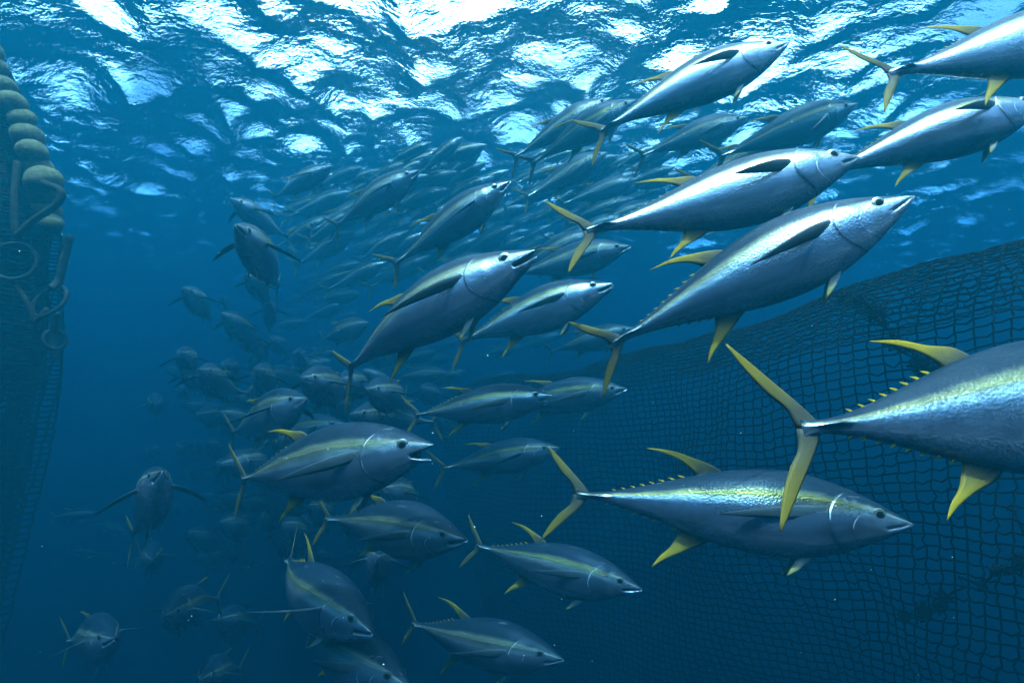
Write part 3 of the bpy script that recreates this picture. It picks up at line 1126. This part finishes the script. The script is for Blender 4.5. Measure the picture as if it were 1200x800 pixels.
def S_right(u, v):
    # u 0 near right .. 1 far left ; v 0 top (rolled back) .. 1 bottom
    A, B = Vector((3.25, 1.41, 0)), Vector((-0.45, 6.6, 0))
    p = A.lerp(B, u)
    nrm = Vector((B.y - A.y, -(B.x - A.x), 0)).normalized()      # away from the camera side
    top = interp([0, .12, .3, .55, .8, 1], [1.62, 1.34, 0.97, .48, .16, .02], u)
    # profile: (offset away from us, height under the crest)
    s = v
    off = interp([0, .10, .20, .34, .55, .8, 1], [1.5, .55, .0, -.32, -.30, .15, .6], s)
    drop = interp([0, .10, .20, .34, .55, .8, 1], [.30, .02, .10, .75, 2.2, 4.1, 5.6], s)
    bill = .15 * math.sin(u * 9 + v * 4) + .09 * math.sin(u * 21 - v * 9)
    return Vector((p.x, p.y, -DEPTH + (top - drop) * .6)) + nrm * (off * .6 + bill)


net = bpy.data.objects.new('fishing_net', None)
link(net)
net.location = S_right(.3, .4)
tag(net, 'dark knotted net wall sweeping down behind the fish on the right', 'net')
bpy.context.view_layer.update()


def reparent(o, p):
    o.parent = p
    o.matrix_parent_inverse = p.matrix_world.inverted()
    return o


segs, P = net_sheet(S_right, 104, 84, 0.0054, 0.062, 0.20, 5)
for p in P.values():                # knots
    q = Vector((random.gauss(0, 1), random.gauss(0, 1), random.gauss(0, 1))).normalized() * .0085
    segs.append(([p - q, p, p + q], (.002, .0085, .002)))
o = tubes(segs, 'netting', M['net'], 3)
o['kind'] = 'stuff'
reparent(o, net)
# the laced seam: ragged knots and twine ends along a line down the wall
rs = random.Random(21)


def clump(c, r, n):
    out = []
    for _ in range(n):
        a = Vector((rs.gauss(0, 1), rs.gauss(0, 1), rs.gauss(0, 1))).normalized() * r * rs.uniform(.2, 1.0)
        b = Vector((rs.gauss(0, 1), rs.gauss(0, 1), rs.gauss(0, 1))).normalized() * r * rs.uniform(.3, 1.1)
        m = Vector((rs.gauss(0, 1), rs.gauss(0, 1), rs.gauss(0, 1))) * r * .35
        out.append(([c + a, c + m, c + b], 0.0045))
    return out


def seam(path, name):
    segs = []
    pts = []
    for k in range(len(path) - 1):
        for q in range(10):
            s = q / 10
            u = path[k][0] * (1 - s) + path[k + 1][0] * s
            v = path[k][1] * (1 - s) + path[k + 1][1] * s
            p = S_right(u, v) + Vector((rs.gauss(0, .02), rs.gauss(0, .02) - .02, rs.gauss(0, .02)))
            pts.append(p)
            if rs.random() < .55:
                segs += clump(p, rs.uniform(.02, .06), 22)
    segs.append((pts, .006))
    o = tubes(segs, name, M['net'], 4)
    reparent(o, net)


seam([(.345, .20), (.315, .27), (.285, .36), (.25, .43), (.215, .50)], 'lacing')
seam([(.235, .53), (.215, .58), (.205, .64), (.19, .70), (.17, .78)], 'lacing')
seam([(.10, .26), (.16, .30), (.22, .33)], 'lacing')
seam([(.05, .50), (.12, .53), (.20, .56), (.26, .60), (.31, .66)], 'lacing')

# ------------------------------------------------------------------ float line and bunched net on the left
EDGE = [(12, 62), (34, 118), (52, 170), (66, 215), (74, 262), (70, 320), (66, 385), (56, 450), (36, 540), (14, 640), (-10, 760), (-40, 880)]
EZ = 4.2


def edge_at(v):
    n = len(EDGE) - 1
    xs = [i / n for i in range(n + 1)]
    px = catmull(xs, [e[0] for e in EDGE], v)
    py = catmull(xs, [e[1] for e in EDGE], v)
    return at(px - 24, py, EZ)


def S_left(layer):
    def S(u, v):
        e = edge_at(v)
        w = 1.7 * u
        fold = .11 * math.sin(u * 26 + layer * 1.3 + v * 3) + .05 * math.sin(u * 61 + v * 11)
        return e + Vector((-w - .02 * layer, -.55 * w + fold + .07 * layer, 0.10 * math.sin(v * 9) * u))
    return S


ln = bpy.data.objects.new('hanging_net', None)
link(ln)
ln.location = edge_at(.5)
tag(ln, 'dark bunched net curtain hanging along the left edge under the floats', 'net')
bpy.context.view_layer.update()
for L_ in range(5):
    segs, _ = net_sheet(S_left(L_), 48, 132, 0.0100, 0.022, 0.14, 40 + L_)
    o = tubes(segs, 'netting', M['net_left'], 3)
    o['kind'] = 'stuff'
    reparent(o, ln)

fl = bpy.data.objects.new('float_line', None)
link(fl)
fl.location = at(40, 150, EZ)
tag(fl, 'string of yellowish foam floats hanging down from the surface at the left edge', 'float line')
bpy.context.view_layer.update()


def float_mesh():
    bm = bmesh.new()
    bmesh.ops.create_uvsphere(bm, u_segments=20, v_segments=14, radius=1)
    for v in bm.verts:
        z = v.co.z
        v.co.z = z * 0.92
        rr = math.hypot(v.co.x, v.co.y)
        if rr > 1e-4:
            kx = 1 + .06 * (1 - abs(z))
            v.co.x *= kx
            v.co.y *= kx
        n = mnoise.noise(v.co * 1.7) * .06
        v.co *= 1 + n
    me = bpy.data.meshes.new('float')
    bm.to_mesh(me)
    bm.free()
    me.polygons.foreach_set('use_smooth', [True] * len(me.polygons))
    me.materials.append(M['float'])
    return me


FM = float_mesh()
fpts = [(-4, 58), (6, 80), (16, 102), (26, 122), (38, 140), (44, 160), (50, 178), (57, 196), (63, 212), (66, 228), (68, 246), (70, 262)]
line_pts = []
for i, (px, py) in enumerate(fpts):
    p = at(px - 12, py, EZ - .12 + random.uniform(-.06, .06))
    line_pts.append(p)
    o = bpy.data.objects.new('float', FM)
    link(o)
    s = random.uniform(.082, .118)
    o.matrix_world = Matrix.Translation(p) @ Matrix.Rotation(random.uniform(0, 6), 4, 'Z') @ Matrix.Rotation(random.uniform(-.5, .5), 4, 'X') @ Matrix.Scale(s, 4)
    mw = o.matrix_world.copy()
    o.parent = fl
    o.matrix_parent_inverse = fl.matrix_world.inverted()
    o.matrix_world = mw
reparent(tubes([(line_pts, .014)], 'rope', M['rope_dark'], 6), fl)


def smooth_path(pix, n=24):
    xs = [i / (len(pix) - 1) for i in range(len(pix))]
    return [at(catmull(xs, [p[0] for p in pix], s / n), catmull(xs, [p[1] for p in pix], s / n),
               catmull(xs, [p[2] for p in pix], s / n)) for s in range(n + 1)]


def rope(pix, r, mat, label):
    pts = smooth_path(pix)
    o = tubes([(pts, r)], 'rope', mat, 8)
    tag(o, label, 'rope')
    return o


rope([(50, 214, 3.76), (72, 224, 3.70), (66, 240, 3.70), (40, 258, 3.70), (18, 278, 3.70)], 0.0224, M['rope_pale'], 'thick pale rope slanting down to the upper steel ring')
rope([(20, 190, 3.83), (17, 230, 3.76), (18, 276, 3.73)], 0.0224, M['rope_pale'], 'straight upright rope reaching down to the upper steel ring')
rope([(82, 276, 3.83), (76, 300, 3.83), (68, 330, 3.80), (60, 338, 3.76)], 0.0264, M['rope_dark'], 'short dark rope holding the lower steel ring')
rope([(66, 366, 3.80), (62, 392, 3.83), (64, 420, 3.83)], 0.0238, M['rope_dark'], 'dark rope hanging straight down from the lower steel ring')
rope([(16, 330, 3.70), (34, 358, 3.70), (40, 376, 3.70), (56, 362, 3.70)], 0.0172, M['rope_pale'], 'thin pale rope bent between the two steel rings')


def ring(c, z, r, tilt, label):
    n = 40
    pts = []
    p0 = at(c[0], c[1], z)
    m = Matrix.Rotation(tilt[2], 3, 'Z') @ Matrix.Rotation(tilt[0], 3, 'X')
    V, F = [], []
    for i in range(n):
        a = 2 * math.pi * i / n
        for j in range(10):
            b = 2 * math.pi * j / 10
            rr = r + 0.014 * math.cos(b)
            V.append(m @ Vector((rr * math.cos(a), rr * math.sin(a), 0.014 * math.sin(b))))
    for i in range(n):
        for j in range(10):
            F.append((i * 10 + j, ((i + 1) % n) * 10 + j, ((i + 1) % n) * 10 + (j + 1) % 10, i * 10 + (j + 1) % 10))
    o = mesh_obj('purse_ring', new_mesh('purse_ring', V, F), M['ring'])
    o.location = p0
    tag(o, label, 'ring', 'steel rings on the left net')


ring((16, 306), 3.7, .125, (R(80), 0, R(20)), 'upper steel ring half cut by the left frame edge')
ring((58, 353), 3.76, .12, (R(62), 0, R(-10)), 'lower steel ring hanging free at the net edge')
ring((64, 398), 3.83, .065, (R(80), 0, R(60)), 'smallest steel ring under the lower one')

# ------------------------------------------------------------------ specks drifting in the water
rs = random.Random(3)
V, F = [], []
for i in range(300):
    z = rs.uniform(0.9, 6)
    p = at(rs.uniform(-60, 1260), rs.uniform(-20, 820), z)
    if p.z > -0.5:
        continue
    r = rs.uniform(.0005, .0016) * (1 if rs.random() < .95 else 1.7)
    b = len(V)
    for d in ((1, 0, 0), (-1, 0, 0), (0, 1, 0), (0, -1, 0), (0, 0, 1), (0, 0, -1)):
        V.append(p + Vector(d) * r * rs.uniform(.6, 1.4))
    for f in ((0, 2, 4), (2, 1, 4), (1, 3, 4), (3, 0, 4), (2, 0, 5), (1, 2, 5), (3, 1, 5), (0, 3, 5)):
        F.append(tuple(b + x for x in f))
o = mesh_obj('drifting_specks', new_mesh('drifting_specks', V, F), M['speck'])
tag(o, 'tiny pale specks drifting in the water', None, None, 'stuff')
